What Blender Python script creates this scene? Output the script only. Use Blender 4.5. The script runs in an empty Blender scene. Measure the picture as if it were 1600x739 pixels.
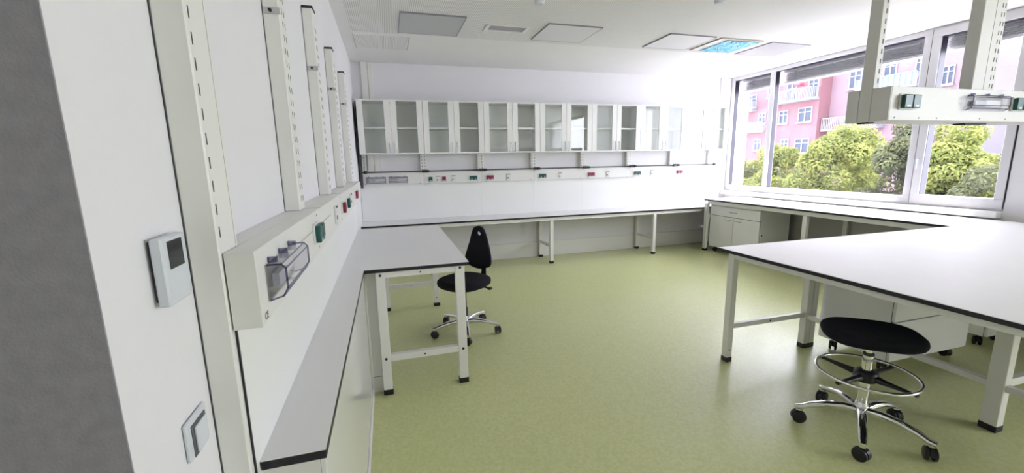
import bpy, bmesh, math, random
from mathutils import Vector, Matrix
random.seed(7)
S = bpy.context.scene
COL = S.collection
PI = math.pi

# ---------------------------------------------------------------- camera
cam_d = bpy.data.cameras.new('camera'); cam = bpy.data.objects.new('camera', cam_d); COL.objects.link(cam)
F_PX, YAW, PITCH, ROLL, CAM_H = 654.85, .2839, .1776, -.0188, 1.5748
cam_d.sensor_width = 36.0; cam_d.lens = F_PX / 1600 * 36.0; cam_d.clip_start = .02; cam_d.clip_end = 300
fwd = Vector((math.sin(YAW) * math.cos(PITCH), math.cos(YAW) * math.cos(PITCH), -math.sin(PITCH)))
rt0 = Vector((math.cos(YAW), -math.sin(YAW), 0)); up0 = rt0.cross(fwd)
rt = rt0 * math.cos(ROLL) + up0 * math.sin(ROLL); up = up0 * math.cos(ROLL) - rt0 * math.sin(ROLL)
cam.matrix_world = Matrix(((rt.x, up.x, -fwd.x, 0), (rt.y, up.y, -fwd.y, 0), (rt.z, up.z, -fwd.z, CAM_H), (0, 0, 0, 1)))
S.camera = cam

# ---------------------------------------------------------------- world, sun, exposure
w = bpy.data.worlds.new('sky'); S.world = w; w.use_nodes = True
bg = w.node_tree.nodes['Background']; bg.inputs[0].default_value = (.92, .94, 1.0, 1); bg.inputs[1].default_value = 4.8
sun_d = bpy.data.lights.new('sun', 'SUN'); sun = bpy.data.objects.new('sun', sun_d); COL.objects.link(sun)
sun_d.energy = 7.0; sun_d.angle = math.radians(.6); sun_d.color = (1, .95, .86)
SUN_DIR = Vector((.30, -.12, .94))
sun.rotation_euler = SUN_DIR.to_track_quat('Z', 'Y').to_euler(); sun.location = (20, -20, 40)
S.view_settings.view_transform = 'Standard'; S.view_settings.look = 'None'; S.view_settings.gamma = 1
S.view_settings.use_curve_mapping = False; S.view_settings.exposure = 1.62
def portal(y0, y1, z0, z1):
    d = bpy.data.lights.new('window_daylight_portal', 'AREA'); o = bpy.data.objects.new('window_daylight_portal', d); COL.objects.link(o)
    d.shape = 'RECTANGLE'; d.size = z1 - z0; d.size_y = y1 - y0; d.cycles.is_portal = True
    o.location = (6.47, (y0 + y1) / 2, (z0 + z1) / 2); o.rotation_euler = (0, PI / 2, 0)
portal(2.7, 6.42, .98, 2.95); portal(-2.9, -.1, .98, 2.95)

# ---------------------------------------------------------------- materials
M = {}
def mat(name, col, rough=.5, metal=0., spec=.5, noise=None, bump=None, coat=0.):
    m = bpy.data.materials.new(name); m.use_nodes = True; nt = m.node_tree; b = nt.nodes['Principled BSDF']
    b.inputs['Base Color'].default_value = (*col, 1); b.inputs['Roughness'].default_value = rough
    b.inputs['Metallic'].default_value = metal; b.inputs['Specular IOR Level'].default_value = spec
    b.inputs['Coat Weight'].default_value = coat
    tc = nt.nodes.new('ShaderNodeTexCoord')
    if noise:
        sc, amt = noise
        n = nt.nodes.new('ShaderNodeTexNoise'); n.inputs['Scale'].default_value = sc; n.inputs['Detail'].default_value = 4
        nt.links.new(tc.outputs['Object'], n.inputs['Vector'])
        r = nt.nodes.new('ShaderNodeMapRange'); r.inputs[1].default_value = .3; r.inputs[2].default_value = .7
        r.inputs[3].default_value = 1 - amt; r.inputs[4].default_value = 1 + amt
        nt.links.new(n.outputs['Fac'], r.inputs[0])
        mx = nt.nodes.new('ShaderNodeMix'); mx.data_type = 'RGBA'; mx.blend_type = 'MULTIPLY'; mx.inputs[0].default_value = 1
        mx.inputs[6].default_value = (*col, 1); nt.links.new(r.outputs[0], mx.inputs[7]); nt.links.new(mx.outputs[2], b.inputs['Base Color'])
    if bump:
        sc, st = bump
        n2 = nt.nodes.new('ShaderNodeTexNoise'); n2.inputs['Scale'].default_value = sc; n2.inputs['Detail'].default_value = 3
        nt.links.new(tc.outputs['Object'], n2.inputs['Vector'])
        bp = nt.nodes.new('ShaderNodeBump'); bp.inputs['Strength'].default_value = st; bp.inputs['Distance'].default_value = .002
        nt.links.new(n2.outputs['Fac'], bp.inputs['Height']); nt.links.new(bp.outputs[0], b.inputs['Normal'])
    M[name] = m; return m
mat('paint', (.86, .845, .87), .75, noise=(1.5, .012), bump=(180, .08))
mat('paint_rear', (.88, .87, .88), .8, noise=(1.5, .012), bump=(180, .08))
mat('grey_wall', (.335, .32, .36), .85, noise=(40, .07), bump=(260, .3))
mat('ceiling_white', (.90, .89, .895), .8, noise=(2, .01))
mat('powder', (.86, .85, .81), .42, noise=(3, .01))
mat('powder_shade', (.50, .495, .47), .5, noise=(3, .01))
mat('channel', (.86, .85, .82), .38, noise=(3, .01))
mat('bridge_backlit_shade', (.72, .70, .675), .4, noise=(3, .01))  # channel white darkened, backlit shade painted into the bridge colour
mat('splash', (.94, .94, .93), .28, noise=(2, .008))
mat('laminate', (.90, .89, .895), .42, spec=.3, noise=(4, .01))
mat('laminate_gloss', (.86, .86, .85), .10, noise=(3, .01))
mat('core_black', (.012, .011, .02), .45)
mat('foot_black', (.012, .012, .014), .55)
mat('fabric', (.010, .010, .016), .9, spec=.25, noise=(60, .25), bump=(300, .4))
mat('plastic_black', (.013, .013, .018), .38)
mat('chrome', (.80, .80, .82), .09, 1.)
mat('steel', (.55, .55, .56), .28, 1.)
mat('alu', (.62, .62, .66), .35, .6)
mat('socket_green', (.004, .085, .075), .35)
mat('socket_red', (.26, .012, .05), .35)
mat('socket_white', (.80, .80, .79), .35)
mat('socket_lid_green', (.45, .60, .56), .4)
mat('print_grey', (.12, .12, .13), .6)
mat('cabinet_white', (.92, .92, .895), .4, noise=(3, .008))
mat('cabinet_inner', (.96, .965, .95), .5)
mat('frame_white', (.74, .73, .76), .35)
mat('frame_dark', (.018, .015, .035), .4)
mat('screen', (.012, .014, .016), .12)
mat('device_white', (.70, .73, .78), .45)
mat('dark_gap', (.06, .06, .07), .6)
mat('luminaire_grey', (.52, .53, .56), .3)
mat('luminaire_white', (.78, .775, .80), .35)
mat('luminaire_tray', (.50, .48, .52), .4)
mat('luminaire_side_shade', (.30, .29, .33), .5)  # dark tone paints the shade on the proud tray sides
mat('luminaire_rim', (.50, .42, .33), .5)
mat('handle_grey', (.30, .30, .32), .35, .6)
mat('luminaire_l5', (.40, .385, .42), .4)
mat('blind', (.85, .85, .87), .4, .2)
mat('blind_rail', (.85, .85, .84), .4)
mat('stone', (.46, .45, .44), .8, noise=(3, .2))
mat('pink', (.19, .084, .10), .9, noise=(.6, .07))
mat('pink_pale', (.185, .122, .148), .9, noise=(.6, .07))
mat('lilac', (.125, .112, .145), .9, noise=(.6, .06))
mat('house_white', (.22, .23, .26), .6)
mat('house_glass', (.045, .055, .085), .35, spec=.15)
mat('balcony_blue', (.10, .20, .30), .4)
mat('red_cloth', (.45, .05, .08), .8)
mat('bark', (.10, .075, .05), .9, noise=(6, .3))

def leaf_mat(name, a, b_):
    m = bpy.data.materials.new(name); m.use_nodes = True; nt = m.node_tree; nt.nodes.clear()
    out = nt.nodes.new('ShaderNodeOutputMaterial'); d = nt.nodes.new('ShaderNodeBsdfDiffuse'); t = nt.nodes.new('ShaderNodeBsdfTranslucent')
    tc = nt.nodes.new('ShaderNodeTexCoord'); n = nt.nodes.new('ShaderNodeTexNoise'); n.inputs['Scale'].default_value = 1.3
    nt.links.new(tc.outputs['Object'], n.inputs['Vector'])
    cr = nt.nodes.new('ShaderNodeValToRGB'); cr.color_ramp.elements[0].position = .35; cr.color_ramp.elements[1].position = .65
    cr.color_ramp.elements[0].color = (*a, 1); cr.color_ramp.elements[1].color = (*b_, 1)
    nt.links.new(n.outputs['Fac'], cr.inputs[0]); mx = nt.nodes.new('ShaderNodeMixShader'); mx.inputs[0].default_value = .45
    nt.links.new(cr.outputs[0], d.inputs[0]); nt.links.new(cr.outputs[0], t.inputs[0])
    nt.links.new(d.outputs[0], mx.inputs[1]); nt.links.new(t.outputs[0], mx.inputs[2]); nt.links.new(mx.outputs[0], out.inputs[0]); M[name] = m
leaf_mat('leaf', (.14, .165, .055), (.26, .275, .09))
leaf_mat('leaf_dark', (.09, .10, .065), (.155, .165, .085))

def glass_mat(name, tint, refl=1.0, rough=0.0):
    m = bpy.data.materials.new(name); m.use_nodes = True; nt = m.node_tree; nt.nodes.clear()
    out = nt.nodes.new('ShaderNodeOutputMaterial'); tr = nt.nodes.new('ShaderNodeBsdfTransparent'); tr.inputs[0].default_value = (*tint, 1)
    g = nt.nodes.new('ShaderNodeBsdfGlossy'); g.inputs['Roughness'].default_value = rough; g.inputs[0].default_value = (1, 1, 1, 1)
    lw = nt.nodes.new('ShaderNodeLayerWeight'); lw.inputs[0].default_value = .5
    pw = nt.nodes.new('ShaderNodeMath'); pw.operation = 'POWER'; pw.inputs[1].default_value = 5; nt.links.new(lw.outputs['Facing'], pw.inputs[0])
    ml = nt.nodes.new('ShaderNodeMath'); ml.operation = 'MULTIPLY_ADD'; ml.inputs[1].default_value = .9 * refl; ml.inputs[2].default_value = .04 * refl
    mx = nt.nodes.new('ShaderNodeMixShader'); nt.links.new(pw.outputs[0], ml.inputs[0]); nt.links.new(ml.outputs[0], mx.inputs[0])
    nt.links.new(tr.outputs[0], mx.inputs[1]); nt.links.new(g.outputs[0], mx.inputs[2]); nt.links.new(mx.outputs[0], out.inputs[0]); M[name] = m
glass_mat('window_glass', (.95, .96, .97), .8)
glass_mat('dimming_glass', (.84, .84, .87), .8)  # tint added to dim the outside view and the daylight passing through
glass_mat('cabinet_glass', (.97, .98, .97), 1.0, .0)
glass_mat('clear_plastic', (.945, .94, .965), 1.0, .05)
glass_mat('clear_plastic_edge', (.50, .49, .62), .8, .05)

def floor_mat():
    m = bpy.data.materials.new('linoleum'); m.use_nodes = True; nt = m.node_tree; b = nt.nodes['Principled BSDF']
    tc = nt.nodes.new('ShaderNodeTexCoord')
    n = nt.nodes.new('ShaderNodeTexNoise'); n.inputs['Scale'].default_value = 55; n.inputs['Detail'].default_value = 5; nt.links.new(tc.outputs['Object'], n.inputs['Vector'])
    cr = nt.nodes.new('ShaderNodeValToRGB'); cr.color_ramp.elements[0].position = .36; cr.color_ramp.elements[1].position = .66
    cr.color_ramp.elements[0].color = (.60, .63, .285, 1); cr.color_ramp.elements[1].color = (.68, .70, .37, 1)
    nt.links.new(n.outputs['Fac'], cr.inputs[0])
    v = nt.nodes.new('ShaderNodeTexVoronoi'); v.inputs['Scale'].default_value = 60; nt.links.new(tc.outputs['Object'], v.inputs['Vector'])
    mr = nt.nodes.new('ShaderNodeMapRange'); mr.inputs[1].default_value = .10; mr.inputs[2].default_value = .16; mr.inputs[3].default_value = .55; mr.inputs[4].default_value = 0
    nt.links.new(v.outputs['Distance'], mr.inputs[0])
    mx = nt.nodes.new('ShaderNodeMix'); mx.data_type = 'RGBA'; nt.links.new(mr.outputs[0], mx.inputs[0]); nt.links.new(cr.outputs[0], mx.inputs[6])
    mx.inputs[7].default_value = (.66, .68, .46, 1); nt.links.new(mx.outputs[2], b.inputs['Base Color'])
    n3 = nt.nodes.new('ShaderNodeTexNoise'); n3.inputs['Scale'].default_value = 3; nt.links.new(tc.outputs['Object'], n3.inputs['Vector'])
    r3 = nt.nodes.new('ShaderNodeMapRange'); r3.inputs[3].default_value = .26; r3.inputs[4].default_value = .38; nt.links.new(n3.outputs['Fac'], r3.inputs[0])
    nt.links.new(r3.outputs[0], b.inputs['Roughness'])
    bp = nt.nodes.new('ShaderNodeBump'); bp.inputs['Strength'].default_value = .06; nt.links.new(n.outputs['Fac'], bp.inputs['Height']); nt.links.new(bp.outputs[0], b.inputs['Normal'])
    M['linoleum'] = m
floor_mat()

def groove_mat():
    m = bpy.data.materials.new('acoustic'); m.use_nodes = True; nt = m.node_tree; b = nt.nodes['Principled BSDF']
    tc = nt.nodes.new('ShaderNodeTexCoord'); sp = nt.nodes.new('ShaderNodeSeparateXYZ'); nt.links.new(tc.outputs['Object'], sp.inputs[0])
    a = nt.nodes.new('ShaderNodeMath'); a.operation = 'MULTIPLY'; a.inputs[1].default_value = 2 * PI / .017; nt.links.new(sp.outputs[0], a.inputs[0])
    s = nt.nodes.new('ShaderNodeMath'); s.operation = 'SINE'; nt.links.new(a.outputs[0], s.inputs[0])
    mr = nt.nodes.new('ShaderNodeMapRange'); mr.inputs[1].default_value = .55; mr.inputs[2].default_value = .9; nt.links.new(s.outputs[0], mr.inputs[0])
    mx = nt.nodes.new('ShaderNodeMix'); mx.data_type = 'RGBA'; nt.links.new(mr.outputs[0], mx.inputs[0])
    mx.inputs[6].default_value = (.90, .89, .895, 1); mx.inputs[7].default_value = (.52, .52, .53, 1); nt.links.new(mx.outputs[2], b.inputs['Base Color'])
    b.inputs['Roughness'].default_value = .8
    iv = nt.nodes.new('ShaderNodeMath'); iv.operation = 'SUBTRACT'; iv.inputs[0].default_value = 1; nt.links.new(mr.outputs[0], iv.inputs[1])
    bp = nt.nodes.new('ShaderNodeBump'); bp.inputs['Strength'].default_value = .15; bp.inputs['Distance'].default_value = .003
    nt.links.new(iv.outputs[0], bp.inputs['Height']); nt.links.new(bp.outputs[0], b.inputs['Normal']); M['acoustic'] = m
groove_mat()

def foil_mat():
    m = bpy.data.materials.new('blue_foil'); m.use_nodes = True; nt = m.node_tree; b = nt.nodes['Principled BSDF']
    tc = nt.nodes.new('ShaderNodeTexCoord'); n = nt.nodes.new('ShaderNodeTexNoise'); n.inputs['Scale'].default_value = 9; n.inputs['Detail'].default_value = 6; n.inputs['Distortion'].default_value = 1.5
    nt.links.new(tc.outputs['Object'], n.inputs['Vector'])
    cr = nt.nodes.new('ShaderNodeValToRGB'); cr.color_ramp.elements[0].position = .35; cr.color_ramp.elements[1].position = .7
    cr.color_ramp.elements[0].color = (.01, .40, .66, 1); cr.color_ramp.elements[1].color = (.16, .75, .92, 1)
    nt.links.new(n.outputs['Fac'], cr.inputs[0]); nt.links.new(cr.outputs[0], b.inputs['Base Color']); b.inputs['Roughness'].default_value = .25
    bp = nt.nodes.new('ShaderNodeBump'); bp.inputs['Strength'].default_value = .7; bp.inputs['Distance'].default_value = .02
    nt.links.new(n.outputs['Fac'], bp.inputs['Height']); nt.links.new(bp.outputs[0], b.inputs['Normal']); M['blue_foil'] = m
foil_mat()

# ---------------------------------------------------------------- helpers
def origin(p):
    v = Vector((0, 0, 0))
    while p is not None: v = v + p.location; p = p.parent
    return v
def link(name, me, m, parent=None, smooth=False, keep=False):
    """Mesh data in world coordinates -> object; a top-level mesh gets its origin at its base centre."""
    o = bpy.data.objects.new(name, me); COL.objects.link(o)
    if m is not None and not me.materials: me.materials.append(M[m])
    if smooth:
        for p in me.polygons: p.use_smooth = True
    if parent is not None:
        o.parent = parent; me.transform(Matrix.Translation(-origin(parent)))
    elif not keep:
        xs = [v.co for v in me.vertices]
        c = Vector(((min(v.x for v in xs) + max(v.x for v in xs)) / 2, (min(v.y for v in xs) + max(v.y for v in xs)) / 2, min(v.z for v in xs)))
        me.transform(Matrix.Translation(-c)); o.location = c
    return o
def tag(o, label=None, cat=None, group=None, kind=None):
    if label: o['label'] = label
    if cat: o['category'] = cat
    if group: o['group'] = group
    if kind: o['kind'] = kind
    return o
def thing(name, loc, label, cat, group=None):
    o = bpy.data.objects.new(name, None); COL.objects.link(o); o.location = loc; o.empty_display_size = .1
    return tag(o, label, cat, group)
def struct(o): o['kind'] = 'structure'; return o
class G:
    """collects geometry for one mesh"""
    def __init__(s): s.v = []; s.f = []
    def add(s, vs, fs):
        n = len(s.v); s.v += [tuple(v) for v in vs]; s.f += [tuple(i + n for i in f) for f in fs]; return s
    def box(s, lo, hi):
        (x0, y0, z0), (x1, y1, z1) = lo, hi
        return s.add([(x0, y0, z0), (x1, y0, z0), (x1, y1, z0), (x0, y1, z0), (x0, y0, z1), (x1, y0, z1), (x1, y1, z1), (x0, y1, z1)],
                     [(0, 3, 2, 1), (4, 5, 6, 7), (0, 1, 5, 4), (1, 2, 6, 5), (2, 3, 7, 6), (3, 0, 4, 7)])
    def prism(s, poly, z0, z1):
        n = len(poly)
        return s.add([(x, y, z0) for x, y in poly] + [(x, y, z1) for x, y in poly],
                     [tuple(range(n - 1, -1, -1)), tuple(range(n, 2 * n))] + [(i, (i + 1) % n, (i + 1) % n + n, i + n) for i in range(n)])
    def prism_yz(s, poly, x0, x1):
        n = len(poly)
        return s.add([(x0, y, z) for y, z in poly] + [(x1, y, z) for y, z in poly],
                     [tuple(range(n - 1, -1, -1)), tuple(range(n, 2 * n))] + [(i, (i + 1) % n, (i + 1) % n + n, i + n) for i in range(n)])
    def loft(s, rings, cap=True):
        n = len(rings[0]); b = len(s.v)
        vs = [p for r in rings for p in r]
        fs = [(k * n + i, k * n + (i + 1) % n, (k + 1) * n + (i + 1) % n, (k + 1) * n + i) for k in range(len(rings) - 1) for i in range(n)]
        if cap: fs += [tuple(range(n - 1, -1, -1)), tuple(range((len(rings) - 1) * n, len(rings) * n))]
        return s.add(vs, fs)
    def cyl(s, a, b, r0, r1=None, n=20):
        a, b = Vector(a), Vector(b); r1 = r0 if r1 is None else r1
        d = (b - a).normalized(); u = d.orthogonal().normalized(); w_ = d.cross(u)
        ring = lambda c, r: [c + (u * math.cos(2 * PI * i / n) + w_ * math.sin(2 * PI * i / n)) * r for i in range(n)]
        return s.loft([ring(a, r0), ring(b, r1)])
    def tube(s, pts, r, n=10, closed=False):
        pts = [Vector(p) for p in pts]; rings = []
        prev = None
        for i, p in enumerate(pts):
            a = pts[i - 1] if (i or closed) else p; b = pts[(i + 1) % len(pts)] if (i < len(pts) - 1 or closed) else p
            d = (b - a).normalized()
            u = d.orthogonal().normalized() if prev is None else (prev - d * prev.dot(d)).normalized()
            prev = u; w_ = d.cross(u)
            rings.append([p + (u * math.cos(2 * PI * k / n) + w_ * math.sin(2 * PI * k / n)) * r for k in range(n)])
        if closed: rings.append(rings[0])
        return s.loft(rings, cap=not closed)
    def lathe(s, c, prof, n=28):
        c = Vector(c)
        return s.loft([[c + Vector((r * math.cos(2 * PI * i / n), r * math.sin(2 * PI * i / n), z)) for i in range(n)] for r, z in prof])
    def build(s, name, m, parent=None, bevel=0., smooth=False, seg=1, keep=False):
        me = bpy.data.meshes.new(name); me.from_pydata(s.v, [], s.f)
        bm = bmesh.new(); bm.from_mesh(me); bmesh.ops.recalc_face_normals(bm, faces=bm.faces)
        if bevel: bmesh.ops.bevel(bm, geom=list(bm.edges), offset=bevel, segments=seg, affect='EDGES', profile=.5)
        bm.to_mesh(me); bm.free(); me.update()
        o = link(name, me, m, parent, smooth, keep)
        if smooth:
            try: me.set_sharp_from_angle(angle=math.radians(40))
            except Exception: pass
        return o
def box(name, lo, hi, m, parent=None, bevel=0.002):
    return G().box(lo, hi).build(name, m, parent, bevel if min(hi[i] - lo[i] for i in range(3)) > 2.5 * bevel else 0)
def share(o, name, parent, delta):
    """copy of a mesh part (shared data), moved"""
    c = o.copy(); COL.objects.link(c); c.name = name; c.parent = parent; c.location = o.location + Vector(delta); return c
def copy_tree(o, parent=None, label=None):
    c = o.copy(); COL.objects.link(c); c.parent = parent
    if label: c['label'] = label
    for ch in list(o.children): copy_tree(ch, c)
    return c
def slot_rows(parent, boxes):
    g = G()
    for lo, hi in boxes: g.box(lo, hi)
    return tag(g.build('slot_row', 'dark_gap', parent), kind='stuff')

# ---------------------------------------------------------------- room shell
XL, YB, ZC, XW = -.385, 6.475, 2.967, 6.05
struct(box('floor', (-2.2, -3.2, -.1), (6.1, 6.6, 0), 'linoleum', bevel=0))
struct(box('wall_left', (-.62, .681, 0), (XL, 6.6, ZC + .1), 'paint', bevel=0))
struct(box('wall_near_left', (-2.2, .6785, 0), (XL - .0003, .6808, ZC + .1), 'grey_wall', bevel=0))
struct(box('wall_far_left', (-2.32, -3.2, 0), (-2.2, .68, ZC + .1), 'paint_rear', bevel=0))
struct(box('wall_rear', (-2.3, -3.32, 0), (6.4, -3.2, ZC + .1), 'paint_rear', bevel=0))
struct(box('wall_back', (XL, YB, 0), (6.4, 6.62, ZC + .1), 'paint', bevel=0))
ww = G()
ww.box((XW, -3.2, -.4), (6.42, 6.6, .975)); ww.box((XW, -.1, .975), (6.42, 2.685, ZC)); ww.box((XW, -3.2, .975), (6.42, -2.9, ZC)); ww.box((XW + .1, 6.40, .975), (6.42, 6.6, ZC))
struct(ww.build('wall_window', 'paint'))
struct(box('wall_lintel', (XW + .02, -3.2, ZC), (6.42, 6.6, 4.2), 'paint', bevel=0))
struct(box('trim_1', (5.83, 6.445, .76), (6.048, YB, ZC - .002), 'paint', bevel=.003))     # pilaster by the window
struct(box('baseboard_back', (XL, 6.455, 0), (5.83, YB, .25), 'powder', bevel=.003))
struct(box('trim_2', (-.255, 6.435, 1.46), (-.10, YB, ZC - .002), 'powder', bevel=.003))  # vertical trunking in the back corner
tr2 = bpy.data.objects['trim_2']
box('cover_seam', (-.168, 6.4335, 1.46), (-.164, 6.4355, ZC - .002), 'print_grey', tr2, 0)

holes = {'flush': (.212, .845, 4.32, 4.95), 'vent': (1.085, 1.55, 4.50, 4.715), 'l2': (1.70, 2.32, 4.32, 4.90), 'l3': (3.185, 3.815, 4.34, 4.91),
         'blue': (3.895, 4.515, 4.35, 4.92), 'l5': (4.67, 5.30, 4.37, 4.98)}
def ceil_grid(x0, x1, y0, y1):
    hs = [h for h in holes.values()]
    xs = sorted({x0, x1, *[a for h in hs for a in h[:2] if x0 < a < x1]}); ys = sorted({y0, y1, *[a for h in hs for a in h[2:] if y0 < a < y1]})
    g = G()
    for i in range(len(xs) - 1):
        for j in range(len(ys) - 1):
            cx, cy = (xs[i] + xs[i + 1]) / 2, (ys[j] + ys[j + 1]) / 2
            if any(h[0] < cx < h[1] and h[2] < cy < h[3] for h in hs): continue
            g.add([(xs[i], ys[j], ZC), (xs[i + 1], ys[j], ZC), (xs[i + 1], ys[j + 1], ZC), (xs[i], ys[j + 1], ZC)], [(0, 3, 2, 1)])
    return g
ceil = G(); AX0, AX1, AY1 = -.265, 5.75, 5.04
ceil = struct(box('ceiling', (-2.3, -3.2, ZC + .12), (6.42, 6.6, ZC + .22), 'ceiling_white', bevel=0))
def ceil_part(name, g, m):
    me = bpy.data.meshes.new(name); me.from_pydata(g.v, [], g.f); me.update(); return link(name, me, m, ceil)
ceil_part('acoustic_field', ceil_grid(AX0, AX1, -3.2, AY1), 'acoustic')
gb = G()
for x0, x1, y0, y1 in ((-2.3, AX0, -3.2, 6.6), (AX1, 6.2, -3.2, 6.6), (AX0, AX1, AY1, 6.6)):
    gb.add([(x0, y0, ZC), (x1, y0, ZC), (x1, y1, ZC), (x0, y1, ZC)], [(0, 3, 2, 1)])
ceil_part('border_field', gb, 'ceiling_white')
ht = thing('ceiling_hatch', (.045, 5.39, ZC - .008), 'square grooved access hatch in the ceiling above the first glass cabinets', 'ceiling hatch')
box('panel', (-.25, 5.12, ZC - .006), (.34, 5.68, ZC), 'acoustic', ht, 0)
for lo, hi in (((-.258, 5.112), (-.25, 5.688)), ((.34, 5.112), (.348, 5.688))):
    box('edge_profile', (lo[0], lo[1], ZC - .009), (hi[0], hi[1], ZC), 'luminaire_grey', ht, 0)
for lo, hi in (((-.25, 5.112), (.34, 5.12)), ((-.25, 5.68), (.34, 5.688))):
    box('edge_profile', (lo[0], lo[1], ZC - .009), (hi[0], hi[1], ZC), 'ceiling_white', ht, 0)

def luminaire(h, name, label, cat, face, drop, group=None, lip='luminaire_side_shade'):
    x0, x1, y0, y1 = h
    t = thing(name, ((x0 + x1) / 2, (y0 + y1) / 2, ZC - drop), label, cat, group)
    e = .008
    g = G()   # four side walls of the slightly proud tray
    for lo, hi in (((x0, y0), (x0 + e, y1)), ((x1 - e, y0), (x1, y1)), ((x0 + e, y0), (x1 - e, y0 + e)), ((x0 + e, y1 - e), (x1 - e, y1))):
        g.box((lo[0], lo[1], ZC - drop), (hi[0], hi[1], ZC + .02))
    g.build('tray', lip, t)
    box('diffuser', (x0 + e, y0 + e, ZC - drop + .001), (x1 - e, y1 - e, ZC + .015), face, t, 0)
    return t
luminaire(holes['flush'], 'ceiling_luminaire', 'dark grey square ceiling luminaire nearest the left wall', 'ceiling light', 'luminaire_grey', .014, group='square ceiling luminaires')
luminaire(holes['l2'], 'ceiling_luminaire', 'pale square ceiling luminaire just right of the small ceiling vent', 'ceiling light', 'luminaire_white', .013, group='square ceiling luminaires')
luminaire(holes['l3'], 'ceiling_luminaire', 'white square ceiling luminaire directly left of the blue foil opening', 'ceiling light', 'luminaire_white', .013, group='square ceiling luminaires')
luminaire(holes['l5'], 'ceiling_luminaire', 'square ceiling luminaire closest to the window', 'ceiling light', 'luminaire_l5', .010, group='square ceiling luminaires')
bl = luminaire(holes['blue'], 'foil_covered_luminaire', 'ceiling luminaire still covered by crinkled bright blue foil', 'ceiling light', 'luminaire_white', .013, lip='luminaire_rim')
x0, x1, y0, y1 = 4.02, 4.50, 4.39, 4.89
g = G(); nx, ny = 22, 20
vv = [(x0 + (x1 - x0) * i / nx, y0 + (y1 - y0) * j / ny, ZC - .019 + random.uniform(-.005, .005)) for j in range(ny + 1) for i in range(nx + 1)]
g.add(vv, [(j * (nx + 1) + i, j * (nx + 1) + i + 1, (j + 1) * (nx + 1) + i + 1, (j + 1) * (nx + 1) + i) for j in range(ny) for i in range(nx)])
tag(g.build('protective_foil', 'blue_foil', bl, smooth=False), 'crinkled bright blue protective foil')
vt = thing('ceiling_vent', (1.32, 4.61, ZC), 'small oblong slotted air vent in the ceiling between two luminaires', 'vent')
h = holes['vent']; g = G()
for lo, hi in (((h[0], h[2]), (h[0] + .045, h[3])), ((h[1] - .02, h[2]), (h[1], h[3])), ((h[0] + .045, h[2]), (h[1] - .02, h[2] + .02)), ((h[0] + .045, h[3] - .02), (h[1] - .02, h[3]))):
    g.box((lo[0], lo[1], ZC - .006), (hi[0], hi[1], ZC + .03))
g.build('frame', 'ceiling_white', vt)
box('frame_side_shade', (h[0] - .002, h[2], ZC - .008), (h[0] + .012, h[3], ZC - .005), 'luminaire_grey', vt, 0)  # grey strip painting the shaded left side of the vent frame
s0 = G().box((h[0] + .046, h[2] + .022, ZC + .004), (h[1] - .022, h[2] + .034, ZC + .02)).build('slat', 'luminaire_tray', vt)
for k in range(1, 9): share(s0, 'slat', vt, (0, k * .0195, 0))
box('plenum', (h[0] + .045, h[2] + .02, ZC + .03), (h[1] - .02, h[3] - .02, ZC + .035), 'luminaire_grey', vt, 0)
for (x, y, lab) in ((1.375, 3.72, 'round white smoke detector on the ceiling above the vent'), (2.93, 3.33, 'round white ceiling sensor at the top edge right of the smoke detector')):
    d = thing('smoke_detector', (x, y, ZC - .055), lab, 'smoke detector')
    G().lathe((x, y, ZC), [(.055, 0), (.055, -.015), (.05, -.02)]).build('base', 'ceiling_white', d, smooth=True)
    G().lathe((x, y, ZC), [(.044, -.02), (.046, -.035), (.036, -.052), (.012, -.056)]).build('dome', 'device_white', d, smooth=True)

# ---------------------------------------------------------------- window wall
win = bpy.data.objects.new('window_1', None); COL.objects.link(win); win.location = (XW, 4.5, .975); struct(win)
WX0, WX1 = XW - .002, XW + .10
ZB, ZT = 1.07, 2.905
box('frame_bar', (WX0, 2.69, .977), (WX1, 6.443, ZB), 'frame_white', win, .003)
box('frame_bar', (WX0, 2.69, ZT), (WX1, 6.443, ZC - .001), 'frame_white', win, .003)
for y0, y1 in ((6.37, 6.443), (5.55, 5.64), (3.51, 3.59)):
    box('jamb', (WX0, y0, ZB), (WX1, y1, ZT), 'frame_white', win, .003)
# dark rebate liners on the sides that face the camera, at the heads and thin along the sills
for y0, y1 in ((6.37, 5.64), (5.55, 3.59)):
    box('gasket', (WX0 + .012, y0 - .004, ZB + .002), (WX1 - .01, y0 - .0005, ZT - .002), 'frame_dark', win, 0)
    box('gasket', (WX0 + .012, y1 + .004, ZT - .004), (WX1 - .01, y0 - .004, ZT - .0005), 'frame_dark', win, 0)
    box('gasket', (WX1 - .02, y1 + .004, ZB + .0005), (WX1 - .005, y0 - .004, ZB + .006), 'frame_dark', win, 0)
    box('gasket', (WX1 - .02, y1 + .0005, ZB + .006), (WX1 - .005, y1 + .006, ZT - .004), 'frame_dark', win, 0)
    box('pane', (WX1 - .006, y1 + .001, ZB + .001), (WX1 + .006, y0 - .001, ZT - .001), 'dimming_glass', win, 0)
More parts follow.
